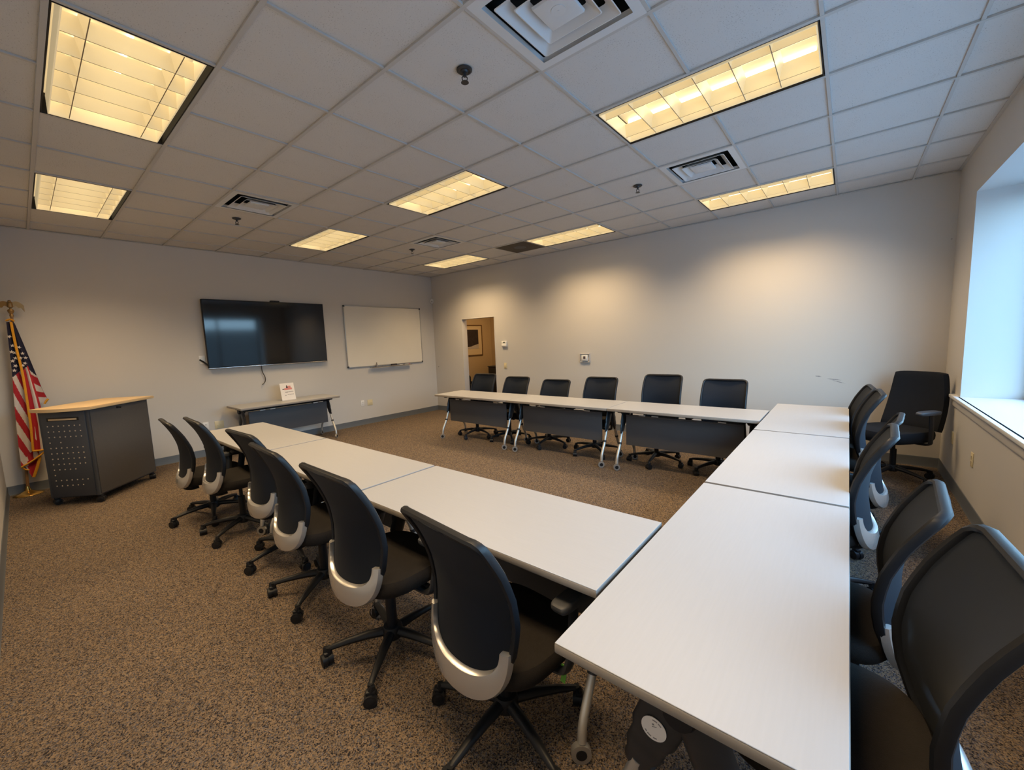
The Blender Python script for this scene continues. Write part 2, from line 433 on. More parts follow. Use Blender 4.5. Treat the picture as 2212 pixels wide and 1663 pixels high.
# baseboards
def baseboard(name, p0, p1, n):
    p0, p1, n = Vector(p0), Vector(p1), Vector(n); d = (p1 - p0); prof = [(.0, .0), (.016, 0), (.009, .012), (.007, .09), (.004, .102), (0, .104)]
    b = BM(); A = [b.verts.new(p0 + n * x + V(0, 0, z)) for x, z in prof]; B = [b.verts.new(p1 + n * x + V(0, 0, z)) for x, z in prof]
    for i in range(len(prof)):
        j = (i + 1) % len(prof); b.faces.new((A[i], A[j], B[j], B[i]))
    b.faces.new(A[::-1]); b.faces.new(B)
    return struct(name, b, 'base')
baseboard('baseboard_west', (0, 0, 0), (0, RY, 0), (1, 0, 0))
baseboard('baseboard_south', (0, 0, 0), (RX, 0, 0), (0, 1, 0))
baseboard('baseboard_north', (DX1, RY, 0), (RX, RY, 0), (0, -1, 0))
baseboard('baseboard_north_return', (0, RY, 0), (DX0, RY, 0), (0, -1, 0))
baseboard('baseboard_east', (RX, 0, 0), (RX, RY, 0), (-1, 0, 0))
# room beyond the doorway
HX0, HY1 = -.3, 8.72
HY0 = RY + TH
bm = BM(); quad(bm, (HX0, HY0, .0), (2.9, HY0, .0), (2.9, HY1, .0), (HX0, HY1, .0)); struct('floor_hall', bm, 'carpet')
bm = BM(); quad(bm, (HX0, HY0, 2.75), (2.9, HY0, 2.75), (2.9, HY1, 2.75), (HX0, HY1, 2.75)); struct('ceiling_hall', bm, 'tile')
bm = BM(); box(bm, (HX0 - .05, (HY0 + HY1) / 2, 1.4), (.1, HY1 - HY0, 2.8)); struct('wall_hall_west', bm, 'hall')
bm = BM(); box(bm, (1.3, HY1 + .05, 1.4), (3.4, .1, 2.8)); struct('wall_hall_north', bm, 'hall')
bm = BM(); box(bm, (2.95, (HY0 + HY1) / 2, 1.4), (.1, HY1 - HY0, 2.8)); struct('wall_hall_east', bm, 'hall')
bm = BM(); box(bm, (-.2, HY0 - .02, 1.4), (.5, .04, 2.8)); struct('wall_hall_south', bm, 'hall')

# ground and facade outside the window
bm = BM(); quad(bm, (EX, -30, -.25), (60, -30, -.25), (60, 40, -.25), (EX, 40, -.25)); struct('ground', bm, 'asphalt')
bm = BM(); box(bm, (30, 4, 1.5), (2, 60, 3.5)); struct('exterior_building', bm, 'bldg')

# ------------------------------------------------------------------ ceiling lights
def make_light():
    t = thing('ceiling_light', '', 'ceiling light', group='louvered ceiling lights in the tile grid')
    LX, LY = 2 * T - .026, T - .026          # outer
    ix, iy = LX - .03, LY - .075             # louver opening
    z = 0.
    b = BM()   # housing box above the grid
    box(b, (0, 0, .135), (LX, LY, .006))
    for s in (-1, 1):
        box(b, (s * (LX / 2 - .003), 0, .066), (.006, LY, .135)); box(b, (0, s * (LY / 2 - .003), .066), (LX, .006, .135))
    obj('housing', b, 'gap', t)
    b = BM()
    for s in (-1, 1):
        box(b, (s * (ix / 2 + .0035), 0, .05), (.006, iy + .012, .10)); box(b, (0, s * (iy / 2 + .0035), .05), (ix, .006, .10))
    box(b, (0, 0, .122), (ix + .02, iy + .02, .004))
    obj('glowing_reflector', b, 'refl', t)
    for i in (-1, 0, 1):
        b = BM(); cyl(b, (-ix / 2 + .02, i * iy / 3, .105), (ix / 2 - .02, i * iy / 3, .105), .013, seg=8)
        obj('lamp_tube', b, 'lamp', t)
    b = BM()   # parabolic blades: thin at the bottom, wider at the top, curved flanks
    def blade(p0, p1, n, wt, h0=0.003, h1=.088):
        prof = [(.0012, h0), (.0022, h0 + .018), (.0055, h0 + .04), (.011, h0 + .06), (wt, h1)]
        sec = [(x, y) for x, y in prof] + [(-x, y) for x, y in prof[::-1]]
        A = [b.verts.new(Vector(p0) + Vector(n) * x + V(0, 0, y)) for x, y in sec]; B = [b.verts.new(Vector(p1) + Vector(n) * x + V(0, 0, y)) for x, y in sec]
        k = len(sec)
        for i in range(k):
            j = (i + 1) % k; b.faces.new((A[i], A[j], B[j], B[i]))
        b.faces.new(A[::-1]); b.faces.new(B)
        w_ = Vector(n) * .0022      # added dark strip, painted shade on the blade's downward edge
        f_ = quad(b, Vector(p0) + w_ + V(0, 0, h0 - .0006), Vector(p1) + w_ + V(0, 0, h0 - .0006), Vector(p1) - w_ + V(0, 0, h0 - .0006), Vector(p0) - w_ + V(0, 0, h0 - .0006)); f_.material_index = 1
    for i in (-.5, .5): blade((-ix / 2, i * iy / 1.5, 0), (ix / 2, i * iy / 1.5, 0), (0, 1, 0), .02)
    for i in range(1, 6):
        x = -ix / 2 + ix * i / 6
        for a in range(3):
            blade((x, -iy / 2 + iy * a / 3, 0), (x, -iy / 2 + iy * (a + 1) / 3, 0), (1, 0, 0), .02, h0=.004, h1=.086)
    obj('louver', b, ['blade', 'edge_shade'], t)
    return t
LL = {(-3, 0): 'lit louvered troffer in the first tile row from the south wall, toward the window',
      (1, 0): 'largest-looking lit louvered troffer with three columns of glowing cells, by the unmarked wall',
      (5, 0): 'lit louvered troffer above the flag and rolling lectern',
      (-3, 4): 'lit louvered troffer between the big white air diffuser and the smaller diffuser near the window',
      (1, 4): 'lit louvered troffer in the middle of the ceiling',
      (5, 4): 'lit louvered troffer in the middle lamp row, in front of the TV screen',
      (-3, 8): 'lit louvered troffer beside the doorway wall, at the end closest to the window',
      (1, 8): 'lit louvered troffer beside the doorway wall, adjoining the dark return grille',
      (5, 8): 'lit louvered troffer in the room corner over the whiteboard and doorway'}
LIGHT0 = make_light(); first = True
LAMP_W = 27.0
for (k, j) in LIGHTS:
    cx = (GX(k) + GX(k + 2)) / 2; cy = (GY(j) + GY(j + 1)) / 2
    if first: o = LIGHT0; o.location = (cx, cy, RZ); first = False
    else: o = dup(LIGHT0, (cx, cy, RZ), 0)
    o['label'] = LL[(k, j)]
    ld = bpy.data.lights.new('troffer_lamp', 'AREA'); ld.shape = 'RECTANGLE'; ld.size = 1.12; ld.size_y = .5
    ld.energy = LAMP_W; ld.color = (1., .71, .385); ld.spread = R(122)
    lo = bpy.data.objects.new('troffer_lamp', ld); COL.objects.link(lo); lo.location = (cx, cy, RZ - .004)

# ------------------------------------------------------------------ vents, return grille, sprinklers
def make_vent():
    t = thing('air_diffuser', '', 'air vent', group='square ceiling air diffusers')
    b = BM(); box(b, (0, 0, .16), (.58, .58, .01))
    for s in (-1, 1): box(b, (s * .288, 0, .085), (.006, .58, .15)); box(b, (0, s * .288, .085), (.58, .006, .15))
    obj('backing', b, 'void', t)
    def ring(bm, a0, z0, a1, z1, th, rc=.03):
        def loop(a, z):
            pts = []
            for cx, cy, st in ((1, 1, 0), (-1, 1, 1), (-1, -1, 2), (1, -1, 3)):
                for q in range(4):
                    an = PI / 2 * st + PI / 2 * q / 3
                    pts.append(V(cx * (a - rc) + rc * math.cos(an), cy * (a - rc) + rc * math.sin(an), z))
            return [bm.verts.new(p) for p in pts]
        L4 = [loop(a0, z0), loop(a1, z1), loop(a1 - th, z1), loop(a0 - th * 1.6, z0 - .001)]
        for q in range(4):
            A, B = L4[q], L4[(q + 1) % 4]
            for i in range(len(A)):
                jn = (i + 1) % len(A); bm.faces.new((A[i], A[jn], B[jn], B[i]))
    b = BM(); ring(b, .297, -.002, .29, .004, .03, .004); ring(b, .276, .0, .256, .026, .004, .01); obj('frame', b, 'diff', t)
    for a in (.212, .148):
        b = BM(); ring(b, a, -.008, a - .05, .034, .003, .012); obj('cone_ring', b, 'diff', t)
    b = BM(); a = .088
    prof = [(1, .006), (.97, -.006), (.9, -.008), (.35, -.002), (0, -.001)]
    sq = []
    for f, z in prof:
        if f == 0: sq.append([b.verts.new((0, 0, z))]); continue
        sq.append([b.verts.new((sx * a * f, sy * a * f, z)) for sx, sy in ((1, 1), (-1, 1), (-1, -1), (1, -1))])
    for A, B in zip(sq, sq[1:]):
        for i in range(4):
            jn = (i + 1) % 4
            if len(B) == 1: b.faces.new((A[i], A[jn], B[0]))
            else: b.faces.new((A[i], A[jn], B[jn], B[i]))
    cyl(b, (0, 0, -.004), (0, 0, .012), .034, seg=20); cyl(b, (0, 0, -.006), (0, 0, 0), .005, seg=8)
    obj('center_plate', b, 'diff', t)
    return t
VL = ['large white air diffuser at the top edge of the ceiling above the long table row',
      'square air diffuser with dark slots between the lectern and TV ceiling lamps',
      'square air diffuser between the two troffers nearest the window',
      'small-looking square air diffuser close to the far corner, before the whiteboard']
V0 = make_vent()
for i, (k, j) in enumerate(VENTS):
    p = ((GX(k) + GX(k + 1)) / 2, (GY(j) + GY(j + 1)) / 2, RZ)
    o = V0 if i == 0 else dup(V0, p, 0)
    o.location = p; o['label'] = VL[i]
k, j = RETURN
t = thing('return_grille', 'dark brown square return air grille beside a lit ceiling lamp', 'air vent', ((GX(k) + GX(k + 1)) / 2, (GY(j) + GY(j + 1)) / 2, RZ))
b = BM(); box(b, (0, 0, .002), (.586, .586, .006), .002); obj('grille_plate', b, 'ret', t)
b = BM(); lathe(b, [(.0, -.003), (.075, -.003), (.10, -.0025), (.10, .0), (0, .0)], 28); obj('duct_ring', b, 'panel', t)

def make_sprinkler():
    t = thing('sprinkler_head', '', 'sprinkler', group='ceiling sprinkler heads')
    b = BM(); lathe(b, [(0, .0055), (.044, .005), (.043, .0), (.034, -.005), (.022, -.003), (.018, -.012), (0, -.013)], 24); obj('escutcheon', b, 'dark', t)
    b = BM(); cyl(b, (0, 0, -.012), (0, 0, -.03), .009, seg=10)
    for s in (-1, 1): tube(b, [(s * .006, 0, -.026), (s * .015, 0, -.036), (s * .012, 0, -.05), (0, 0, -.058)], .003, 6)
    lathe(b, [(0, -.058), (.02, -.058), (.022, -.061), (0, -.061)], 16); obj('nozzle', b, 'dark', t)
    return t
S0 = make_sprinkler()
SL = ['dark sprinkler head in the tile next to the big white air diffuser', 'sprinkler head beside the air diffuser above the lectern side',
      'sprinkler head in the tile next to the air diffuser near the window', 'tiny sprinkler head beside the small-looking diffuser near the far corner']
for i, (k, j) in enumerate([(-1, 2), (5, 2), (-1, 6), (5, 6)]):
    p = ((GX(k) + GX(k + 1)) / 2, (GY(j) + GY(j + 1)) / 2, RZ)
    o = S0 if i == 0 else dup(S0, p, 0)
    o.location = p; o['label'] = SL[i]; o.rotation_euler.z = .9

# ------------------------------------------------------------------ training tables
TBL_H, TBL_D = .72, .61
def swivel(bm, x, y, a=R(-52)):
    for v in bm.verts:
        p = Vector((v.co.x - x, v.co.y - y, 0)); p.rotate(Matrix.Rotation(a, 3, 'Z')); v.co.x, v.co.y = x + p.x, y + p.y
def make_table(L):
    """local: x along the length, y across; interior (modesty) side is -y"""
    t = thing('training_table', '', 'table', group='beige training tables set in a U')
    b = BM(); box(b, (0, 0, TBL_H - .0015), (L - .004, TBL_D - .004, .003), .001, seg=1); obj('tabletop', b, 'top', t)
    b = BM(); box(b, (0, 0, TBL_H - .016), (L - .001, TBL_D, .028), .005); obj('edge_band', b, 'topedge', t)
    xe = L / 2 - .095
    b = BM()
    box(b, (0, 0, .655), (2 * xe + .03, .05, .045), .006)
    for s in (-1, 1): box(b, (s * xe * .55, 0, .682), (.06, .3, .012), .003)
    obj('beam', b, 'black', t)
    b = BM()      # hanging modesty panel with its hem
    box(b, (0, -.115, .45), (2 * xe - .11, .012, .345), .004); box(b, (0, -.113, .625), (2 * xe - .11, .022, .02), .005)
    for s in (-1, 1): box(b, (s * xe * .6, -.07, .635), (.03, .09, .008))
    obj('modesty_panel', b, 'panel', t)
    for x in (-xe * .62, -xe * .4, xe * .62):
        b = BM(); box(b, (x, -.129, .638), (.075, .006, .012), .002); obj('cable_clip', b, 'white', t)
    for sx in (-1, 1):
        b = BM()      # flip hinge head under the top
        box(b, (sx * xe, 0, .67), (.06, .34, .03), .008); lathe(b, [(0, -.045), (.034, -.045), (.04, -.035), (.04, .035), (.034, .045), (0, .045)], 18, (sx * xe, 0, .645), 'X')
        obj('hinge_bracket', b, 'black', t)
        for sy in (-1, 1):
            b = BM()  # dark upper casting
            tube(b, smooth_path([(sx * xe, sy * .02, .655), (sx * xe, sy * .055, .57), (sx * xe, sy * .09, .48), (sx * xe, sy * .122, .40)], 4),
                 [.060] * 4 + [.058] * 3 + [.048] * 3 + [.036] * 2 + [.026], 12, flat=(1, .36), up=(1, 0, 0))
            lg = obj('leg', b, 'dark', t)
            b = BM()
            tube(b, smooth_path([(sx * xe, sy * .112, .425), (sx * xe, sy * .17, .28), (sx * xe, sy * .240, .155), (sx * xe, sy * .256, .075)], 6), .0165, 12)
            obj('leg_tube', b, 'silver_leg', lg)
            b = BM(); d = V(0, sy * .058, -.145).normalized(); c = V(sx * xe, sy * .163, .296)
            cyl(b, c - d * .012, c + d * .012, .0205, seg=14); obj('leg_collar', b, 'dark', lg)
            b = BM()
            lathe(b, [(.018, -.012), (.037, -.012), (.037, .012), (.018, .012)], 22, (sx * xe, sy * .262, .037), 'X'); swivel(b, sx * xe, sy * .262)
            obj('caster', b, 'alu', lg)
            b = BM(); lathe(b, [(0, -.014), (.020, -.014), (.020, .014), (0, .014)], 16, (sx * xe, sy * .262, .037), 'X'); swivel(b, sx * xe, sy * .262)
            cyl(b, (sx * xe, sy * .257, .045), (sx * xe, sy * .256, .092), .013, seg=10)
            obj('caster_hub', b, 'black', lg)
    return t
T151 = make_table(1.493)
def place_table(cx, cy, rz, label, group, first=[True]):
    global T151
    if first[0]: o = T151; first[0] = False
    else: o = dup(T151, (cx, cy, 0), rz)
    o.location = (cx, cy, 0); o.rotation_euler.z = rz; o['label'] = label; o['group'] = group
    return o
G1 = 'beige training tables set in a U'
LX0 = 2.165
for i, lb in enumerate(['beige table of the lectern-side row, at the end closest to the TV wall',
                        'middle beige table of the lectern-side row', 'beige table of the lectern-side row, butting against the window-side row']):
    place_table(LX0 + 1.508 * (i + .5), 1.665, PI, lb, G1)
RY0 = 1.077
for i, lb in enumerate(['large-looking beige table closest to the camera, start of the window-side row',
                        'middle beige table of the window-side row', 'beige table of the window-side row touching the row along the doorway wall']):
    place_table(7.0, RY0 + 1.514 * (i + .5), -PI / 2, lb, G1)
for i, lb in enumerate(['beige table of the doorway-wall row, at the doorway end', 'middle beige table of the doorway-wall row',
                        'beige table of the doorway-wall row, ending against the window-side row']):
    place_table(2.20 + 1.4955 * (i + .5), 4.80, 0, lb, G1)
tvt = place_table(.385, 2.95, PI / 2, 'narrow-looking beige flip-top table standing under the TV screen', 'flip-top table under the TV')
del tvt['group']
# round maker's label on the nearest leg casting
lab = thing('leg_sticker', 'round white ring-printed sticker on the dark leg of the closest table', 'sticker', (6.938, RY0 + .0105 + .095 - .0225, .56))
b = BM(); lathe(b, [(0, 0), (.031, 0), (.031, -.0015), (0, -.0015)], 28, axis='Y'); o1 = obj('sticker_disc', b, 'paper', lab)
b = BM()
for a0, a1 in ((.35, .75), (.85, 1.35), (3.3, 3.55), (3.65, 4.1), (4.3, 4.7)):
    pts = [V(.0255 * math.cos(a0 + (a1 - a0) * q / 5), -.0018, .0255 * math.sin(a0 + (a1 - a0) * q / 5)) for q in range(6)]
    for q, (p, pn) in enumerate(zip(pts, pts[1:])):
        p2 = p.copy(); n2 = pn.copy(); f = .86
        quad(b, p, pn, V(n2.x * f, n2.y, n2.z * f), V(p2.x * f, p2.y, p2.z * f))
box(b, (.003, -.0018, .012), (.005, .0004, .004)); box(b, (.004, -.0018, .006), (.012, .0004, .0016))
obj('ring_print', b, 'ink', lab)
lab.rotation_euler = (0, R(-20), 0)

# ------------------------------------------------------------------ task chairs
def prof_y(z):
    pts = [(.34, -.222), (.40, -.228), (.47, -.224), (.55, -.212), (.65, -.200), (.75, -.207), (.85, -.237), (.93, -.275), (.99, -.312)]
    for (z0, y0), (z1, y1) in zip(pts, pts[1:]):
        if z <= z1 or z1 == .99:
            t = (z - z0) / (z1 - z0); t = max(0, min(1.2, t)); return y0 + (y1 - y0) * t
def prof_s(z): return (prof_y(z - .03) + 2 * prof_y(z) + prof_y(z + .03)) / 4
def half_w(z):
    pts = [(.375, .0), (.385, .095), (.40, .128), (.43, .160), (.48, .189), (.55, .212), (.65, .223), (.75, .225), (.85, .224), (.93, .221), (.955, .219), (.97, .210), (.978, .194), (.981, .17), (.982, 0)]
    for (z0, y0), (z1, y1) in zip(pts, pts[1:]):
        if z <= z1: return y0 + (y1 - y0) * (z - z0) / (z1 - z0)
    return 0
def surf(x, z, off=0.):
    k = 1.27 - .67 * min(1, max(0, (z - .58) / .36)); return V(x, prof_s(z) + k * x * x + off, z)
def outline(n=28):
    zs = [.375, .385, .40, .43, .48, .55, .60, .65, .70, .75, .80, .85, .89, .93, .955, .97, .978, .981]
    right = [(half_w(z), z) for z in zs]; left = [(-x, z) for x, z in right[::-1]]
    return right, left
def caster_bm(b, c, ang):
    c = Vector(c); d = V(math.cos(ang), math.sin(ang), 0); n = V(-d.y, d.x, 0)
    for s in (-1, 1):
        p = c + n * s * .014
        q = [(p - n * .011), (p + n * .011)]
        cyl(b, q[0], q[1], .0285, seg=18)
        cyl(b, p + n * s * .011, p + n * s * .0125, .02, .016, seg=14)
    cyl(b, c - n * .004, c + n * .004, .024, seg=14)
    tube(b, [c + V(0, 0, .02) - d * .004, c + V(0, 0, .038) - d * .006, c + V(0, 0, .058) - d * .012], [.014, .016, .011], 8)
    box(b, c + V(0, 0, .03) - d * .002, (.04, .03, .02), .006, Matrix.Rotation(ang, 3, 'Z'))
def add_base(t, a0=0.):
    b = BM()
    lathe(b, [(0, .075), (.04, .075), (.05, .085), (.05, .125), (.043, .14), (0, .14)], 20)
    for i in range(5):
        a = a0 + 2 * PI * i / 5; d = V(math.cos(a), math.sin(a), 0)
        pts = [d * .03 + V(0, 0, .112), d * .12 + V(0, 0, .11), d * .22 + V(0, 0, .098), d * .285 + V(0, 0, .086), d * .308 + V(0, 0, .078)]
        tube(b, pts, [.03, .027, .021, .017, .012], 10, flat=(.82, .75), up=(0, 0, 1))
        cyl(b, d * .302 + V(0, 0, .06), d * .302 + V(0, 0, .09), .014, seg=10)
    obj('star_base', b, 'black', t)
    for i in range(5):
        a = a0 + 2 * PI * i / 5; b = BM()
        caster_bm(b, (.314 * math.cos(a), .314 * math.sin(a), .029), a + (1.1, -.6, .4, 2., -1.3)[i])
        obj('caster', b, 'black', t)
    b = BM(); cyl(b, (0, 0, .13), (0, 0, .30), .026, seg=16); cyl(b, (0, 0, .29), (0, 0, .385), .0145, seg=14); obj('gas_lift', b, 'black', t)
def cushion(b, w, d, z, th, cy, n=3.2, dome=.012, front=.02):
    """rounded seat pad"""
    seg = 40; rings = []
    def L(s, zz):
        out = []
        for i in range(seg):
            a = 2 * PI * i / seg; ca, sa = math.cos(a), math.sin(a)
            x = math.copysign(abs(ca) ** (2 / n), ca) * w / 2 * s; y = math.copysign(abs(sa) ** (2 / n), sa) * d / 2 * s
            dr = -front * max(0, (y / (d / 2) - .55)) ** 2 * 4
            out.append(b.verts.new((x, cy + y, zz + dr)))
        return out
    for s, zz in ((.80, z - th), (.94, z - th), (.99, z - th * .75), (1.0, z - th * .45), (.985, z - th * .2), (.95, z - .003), (.85, z + .001), (.55, z - dome * .6), (.2, z - dome)):
        rings.append(L(s, zz))
    for A, B in zip(rings, rings[1:]):
        for i in range(seg):
            j = (i + 1) % seg; b.faces.new((A[i], A[j], B[j], B[i]))
    b.faces.new(rings[0][::-1]); b.faces.new(rings[-1])
def make_task_chair(a0, dz=0.):
    t = thing('task_chair', '', 'chair')
    add_base(t, a0)
    b = BM(); box(b, (0, -.02, .395), (.16, .22, .05), .015); box(b, (0, -.13, .37), (.11, .10, .03), .012)
    tube(b, smooth_path([(0, -.10, .365), (0, -.15, .362), (0, -.19, .385), (0, -.205, .43)], 4), .02, 10, flat=(2.2, .8), up=(1, 0, 0))
    for s in (1,): tube(b, [(s * .06, .05, .39), (s * .2, .06, .385), (s * .235, .06, .38)], [.006, .006, .011], 8, flat=(1.4, .7))
    obj('tilt_mechanism', b, 'black', t)
    b = BM(); cushion(b, .50, .47, .475, .075, .035); obj('seat', b, 'blackfab', t)
    # backrest frame ring
    r, l = outline(); b = BM()
    ring = [surf(x, z) for x, z in r + l]
    tube(b, ring, .0145, 8, closed=True, flat=(.85, 1.15), up=(0, 1, 0)); obj('backrest_frame', b, 'black', t)
    b = BM()
    zs = [.378, .385, .40, .43, .48, .53, .58, .63, .68, .73, .78, .83, .88, .92, .95, .965, .974, .98]
    def f(u, v):
        i = v * (len(zs) - 1); i0 = min(int(i), len(zs) - 2); z = zs[i0] + (zs[i0 + 1] - zs[i0]) * (i - i0)
        x = (2 * u - 1) * half_w(z) * .985; return surf(x, z)
    slab(b, f, 12, 34, .004); obj('mesh_back', b, 'chairmesh', t)
    # silver lumbar band: a U hugging the bottom of the back
    b = BM(); n = 40; A = []; Bk = []
    def sup(a, hw, z0, h, e=2.75):
        ca, sa = math.cos(a), math.sin(a)
        return math.copysign(abs(ca) ** (2 / e), ca) * hw, z0 - abs(sa) ** (2 / e) * h
    rows = []
    for i in range(n + 1):
        a = PI + PI * i / n
        ends = max(0, abs(i / n - .5) * 2 - .9) / .1
        xo, zo = sup(a, .219, .565, .200); xi, zi = sup(a, .184, .565, .098)
        
        row = []
        for k, (f0, off) in enumerate(((0, -.012), (.08, -.026), (.5, -.030), (.92, -.024), (1, -.010))):
            x = xo + (xi - xo) * f0; z = zo + (zi - zo) * f0
            row.append(b.verts.new(surf(x, z, off)))
        row.append(b.verts.new(surf(xi, zi, -.004))); row.append(b.verts.new(surf(xo, zo, -.003)))
        rows.append(row)
    for A, B in zip(rows, rows[1:]):
        m_ = len(A)
        for k in range(m_):
            j = (k + 1) % m_; b.faces.new((A[k], A[j], B[j], B[k]))
    b.faces.new(rows[0][::-1]); b.faces.new(rows[-1])
    lb = obj('lumbar_band', b, 'silver', t); lb['label'] = 'silver plastic band around the bottom of the back'
    for s in (-1, 1):
        b = BM()
        tube(b, smooth_path([(s * .14, .05, .385), (s * .24, .06, .385), (s * .268, .07, .42), (s * .268, .09, .50), (s * .262, .11, .627)], 5), .021, 10, flat=(.62, 1.25), up=(0, 1, 0))
        ar = obj('armrest', b, 'dark', t)
        b = BM(); cushion(b, .074, .21, .657, .030, .125, 5., .001, .003)
        for v in b.verts: v.co.x += s * .254
        obj('arm_pad', b, 'padgrey', ar)
    return t
CHAIR = [make_task_chair(a) for a in (.35, 1.05)]
used = [False, False]
def place_chair(x, y, rz, label, group, which=0, dz=0.):
    if not used[which]: o = CHAIR[which]; used[which] = True
    else: o = dup(CHAIR[which], (x, y, 0), rz)
    o.location = (x, y, 0); o.rotation_euler.z = rz; o['label'] = label; o['group'] = group
    if dz:      # gas lift set higher or lower
        for c in o.children:
            if c.name.split('.')[0] in ('tilt_mechanism', 'seat', 'backrest_frame', 'mesh_back', 'lumbar_band') or (dz < 0 and c.name.startswith('armrest')): c.location.z += dz
    return o
GA, GB, GC = 'task chairs along the lectern-side tables', 'task chairs along the window-side tables', 'task chairs along the doorway wall'
ROW_A = [(2.72, 1.29, -3, 1, -.03), (3.33, 1.35, -2, 0, .03), (4.12, 1.43, 2, 1, .035), (4.76, 1.36, -3, 0, -.03), (5.57, 1.31, -1, 0, -.005), (6.28, 1.35, -6, 1, -.01)]
LA = ['black mesh-back task chair standing at the lectern end of its table row',
      'black mesh-back task chair, second from the lectern end, raised above its neighbour',
      'black mesh-back task chair, third from the lectern end, pushed in against the table',
      'black mesh-back task chair, fourth from the lectern end of the row',
      'black mesh-back task chair, second from the camera on the lectern-side row',
      'black mesh-back task chair with wide silver band, closest to the camera on the carpet side']
for (x, y, a, w, dz), lb in zip(ROW_A, LA): place_chair(x, y, R(a), lb, GA, w, dz)
ROW_C = [(2.66, 4.98, 4, 0, -.02), (3.29, 5.05, 3, 1, .0), (3.99, 5.10, 4, 0, -.09), (4.74, 5.06, 3, 1, .03), (5.55, 5.08, 2, 0, .02), (6.22, 5.10, 0, 1, .04)]
LC = ['black mesh-back task chair standing before the open doorway', 'black mesh-back task chair just past the doorway, under the white thermostat',
      'lowest black mesh-back task chair of the doorway-wall row', 'black mesh-back task chair below the framed control box on the wall',
      'black mesh-back task chair along the doorway wall, second from the window-side tables',
      'black mesh-back task chair of the doorway-wall row, last before the window-side tables']
for (x, y, a, w, dz), lb in zip(ROW_C, LC): place_chair(x, y, PI + R(a), lb, GC, w, dz)
ROW_B = [(7.285, 1.56, 4, 0, 0), (7.25, 2.24, -4, 1, -.01), (7.18, 3.05, -3, 0, -.01), (7.27, 3.98, -6, 1, -.03), (7.2, 4.55, 2, 0, 0), (7.17, 5.30, 4, 1, .015)]
LB = ['black mesh-back task chair filling the corner beside the closest table, back toward the window',
      'black mesh-back task chair, second from the camera on the window side', 'black mesh-back task chair, third from the camera on the window side',
      'black mesh-back task chair whose rounded top shows just past the third window-side chair',
      'black mesh-back task chair, second from the doorway wall on the window side', 'window-side black mesh-back chair closest to the doorway wall, arm pad showing']
for (x, y, a, w, dz), lb in zip(ROW_B, LB): place_chair(x, y, PI / 2 + R(a), lb, GB, w, dz)
# green tag dangling from the lever of the chair closest to the camera on the carpet side
front = next(o for o in bpy.data.objects if o.get('label') == LA[5])
b = BM(); slab(b, lambda u, v: V(.235 + .02 * u, .055 + .012 * math.sin(v * 3), .375 - .075 * v), 2, 6, .002)
bg_ = BM()
for i_, w_ in enumerate((.006, .005, .007, .005, .006, .006)): box(bg_, surf(-.10 + .0095 * i_, .942, -.0035), (w_, .0015, .007))
obj('back_print', bg_, 'ink', front)
obj('green_tag', b, 'green', front)['label'] = 'green tag under the seat'

# black upholstered chair in the corner
t = thing('office_chair', 'solid black upholstered office chair with high back, alone in the corner under the window end', 'chair', (7.66, 5.80, 0), R(142))
add_base(t, .5)
b = BM(); box(b, (0, 0, .40), (.2, .26, .05), .015); tube(b, [(.08, .02, .385), (.2, .05, .375), (.29, .06, .37)], [.007, .007, .013], 8, flat=(1.5, .6)); obj('tilt_mechanism', b, 'black', t)
b = BM(); cushion(b, .52, .50, .52, .105, .03, 4., .006, .03); obj('seat', b, 'leather', t)
b = BM()
def bk(u, v):
    z = .50 + v * .565; w = .255 - .045 * v * v
    x = (2 * u - 1); ex = math.copysign(abs(x) ** .9, x)
    return V(ex * w, -.215 - .10 * v + .04 * x * x - .03 * math.sin(v * PI), z - .012 * (x ** 4) * (v > .9))
slab(b, bk, 14, 18, .062)
bmesh.ops.smooth_vert(b, verts=b.verts[:], factor=.5, use_axis_x=True, use_axis_y=True, use_axis_z=True)
obj('backrest', b, 'leather', t)
for s in (-1, 1):
    b = BM(); tube(b, smooth_path([(s * .16, .0, .40), (s * .28, .0, .41), (s * .295, 0, .47), (s * .29, 0, .70)], 5), .02, 10, flat=(.6, 1.4), up=(0, 1, 0))
    ar = obj('armrest', b, 'black', t)
    b = BM(); cushion(b, .09, .25, .725, .03, .03, 3., .002, .004)
    for v in b.verts: v.co.x += s * .285
    obj('arm_pad', b, 'padgrey', ar)

# ------------------------------------------------------------------ TV wall
TY0, TY1, TZ0, TZ1 = 2.035, 3.84, 1.297, 2.316
t = thing('television', 'large black wall-mounted flat TV screen with silver lower edge', 'television', (0, (TY0 + TY1) / 2, (TZ0 + TZ1) / 2))
tw, th_ = TY1 - TY0, TZ1 - TZ0
b = BM(); box(b, (.056, 0, 0), (.044, tw, th_), .006); box(b, (.022, 0, -.05), (.036, .9, .55), .01); obj('casing', b, 'black', t)
b = BM(); box(b, (.0785, 0, .004), (.002, tw - .018, th_ - .03)); obj('screen', b, 'screen', t)
b = BM(); box(b, (.066, 0, -th_ / 2 + .004), (.034, tw, .012), .003); obj('lower_trim', b, 'chrome', t)
cam_t = thing('webcam', 'small black webcam clipped on the top of the TV', 'webcam', (.07, 3.04, TZ1))
b = BM(); box(b, (0, 0, .008), (.05, .14, .022), .008); box(b, (.02, 0, -.004), (.012, .05, .016), .003); obj('camera_body', b, 'black', cam_t)
b = BM(); lathe(b, [(0, .005), (.007, .004), (.009, 0), (0, 0)], 16, (.025, 0, .009), 'X'); obj('lens', b, 'lens', cam_t)
b = BM(); tube(b, smooth_path([(.04, 2.76, TZ0 + .03), (.03, 2.765, 1.2), (.025, 2.80, 1.10), (.02, 2.795, 1.03), (.03, 2.745, .985)], 8), .006, 8)
tag(obj('power_cable', b, 'dark'), 'loose dark cable hanging down from the bottom of the TV', 'cable')
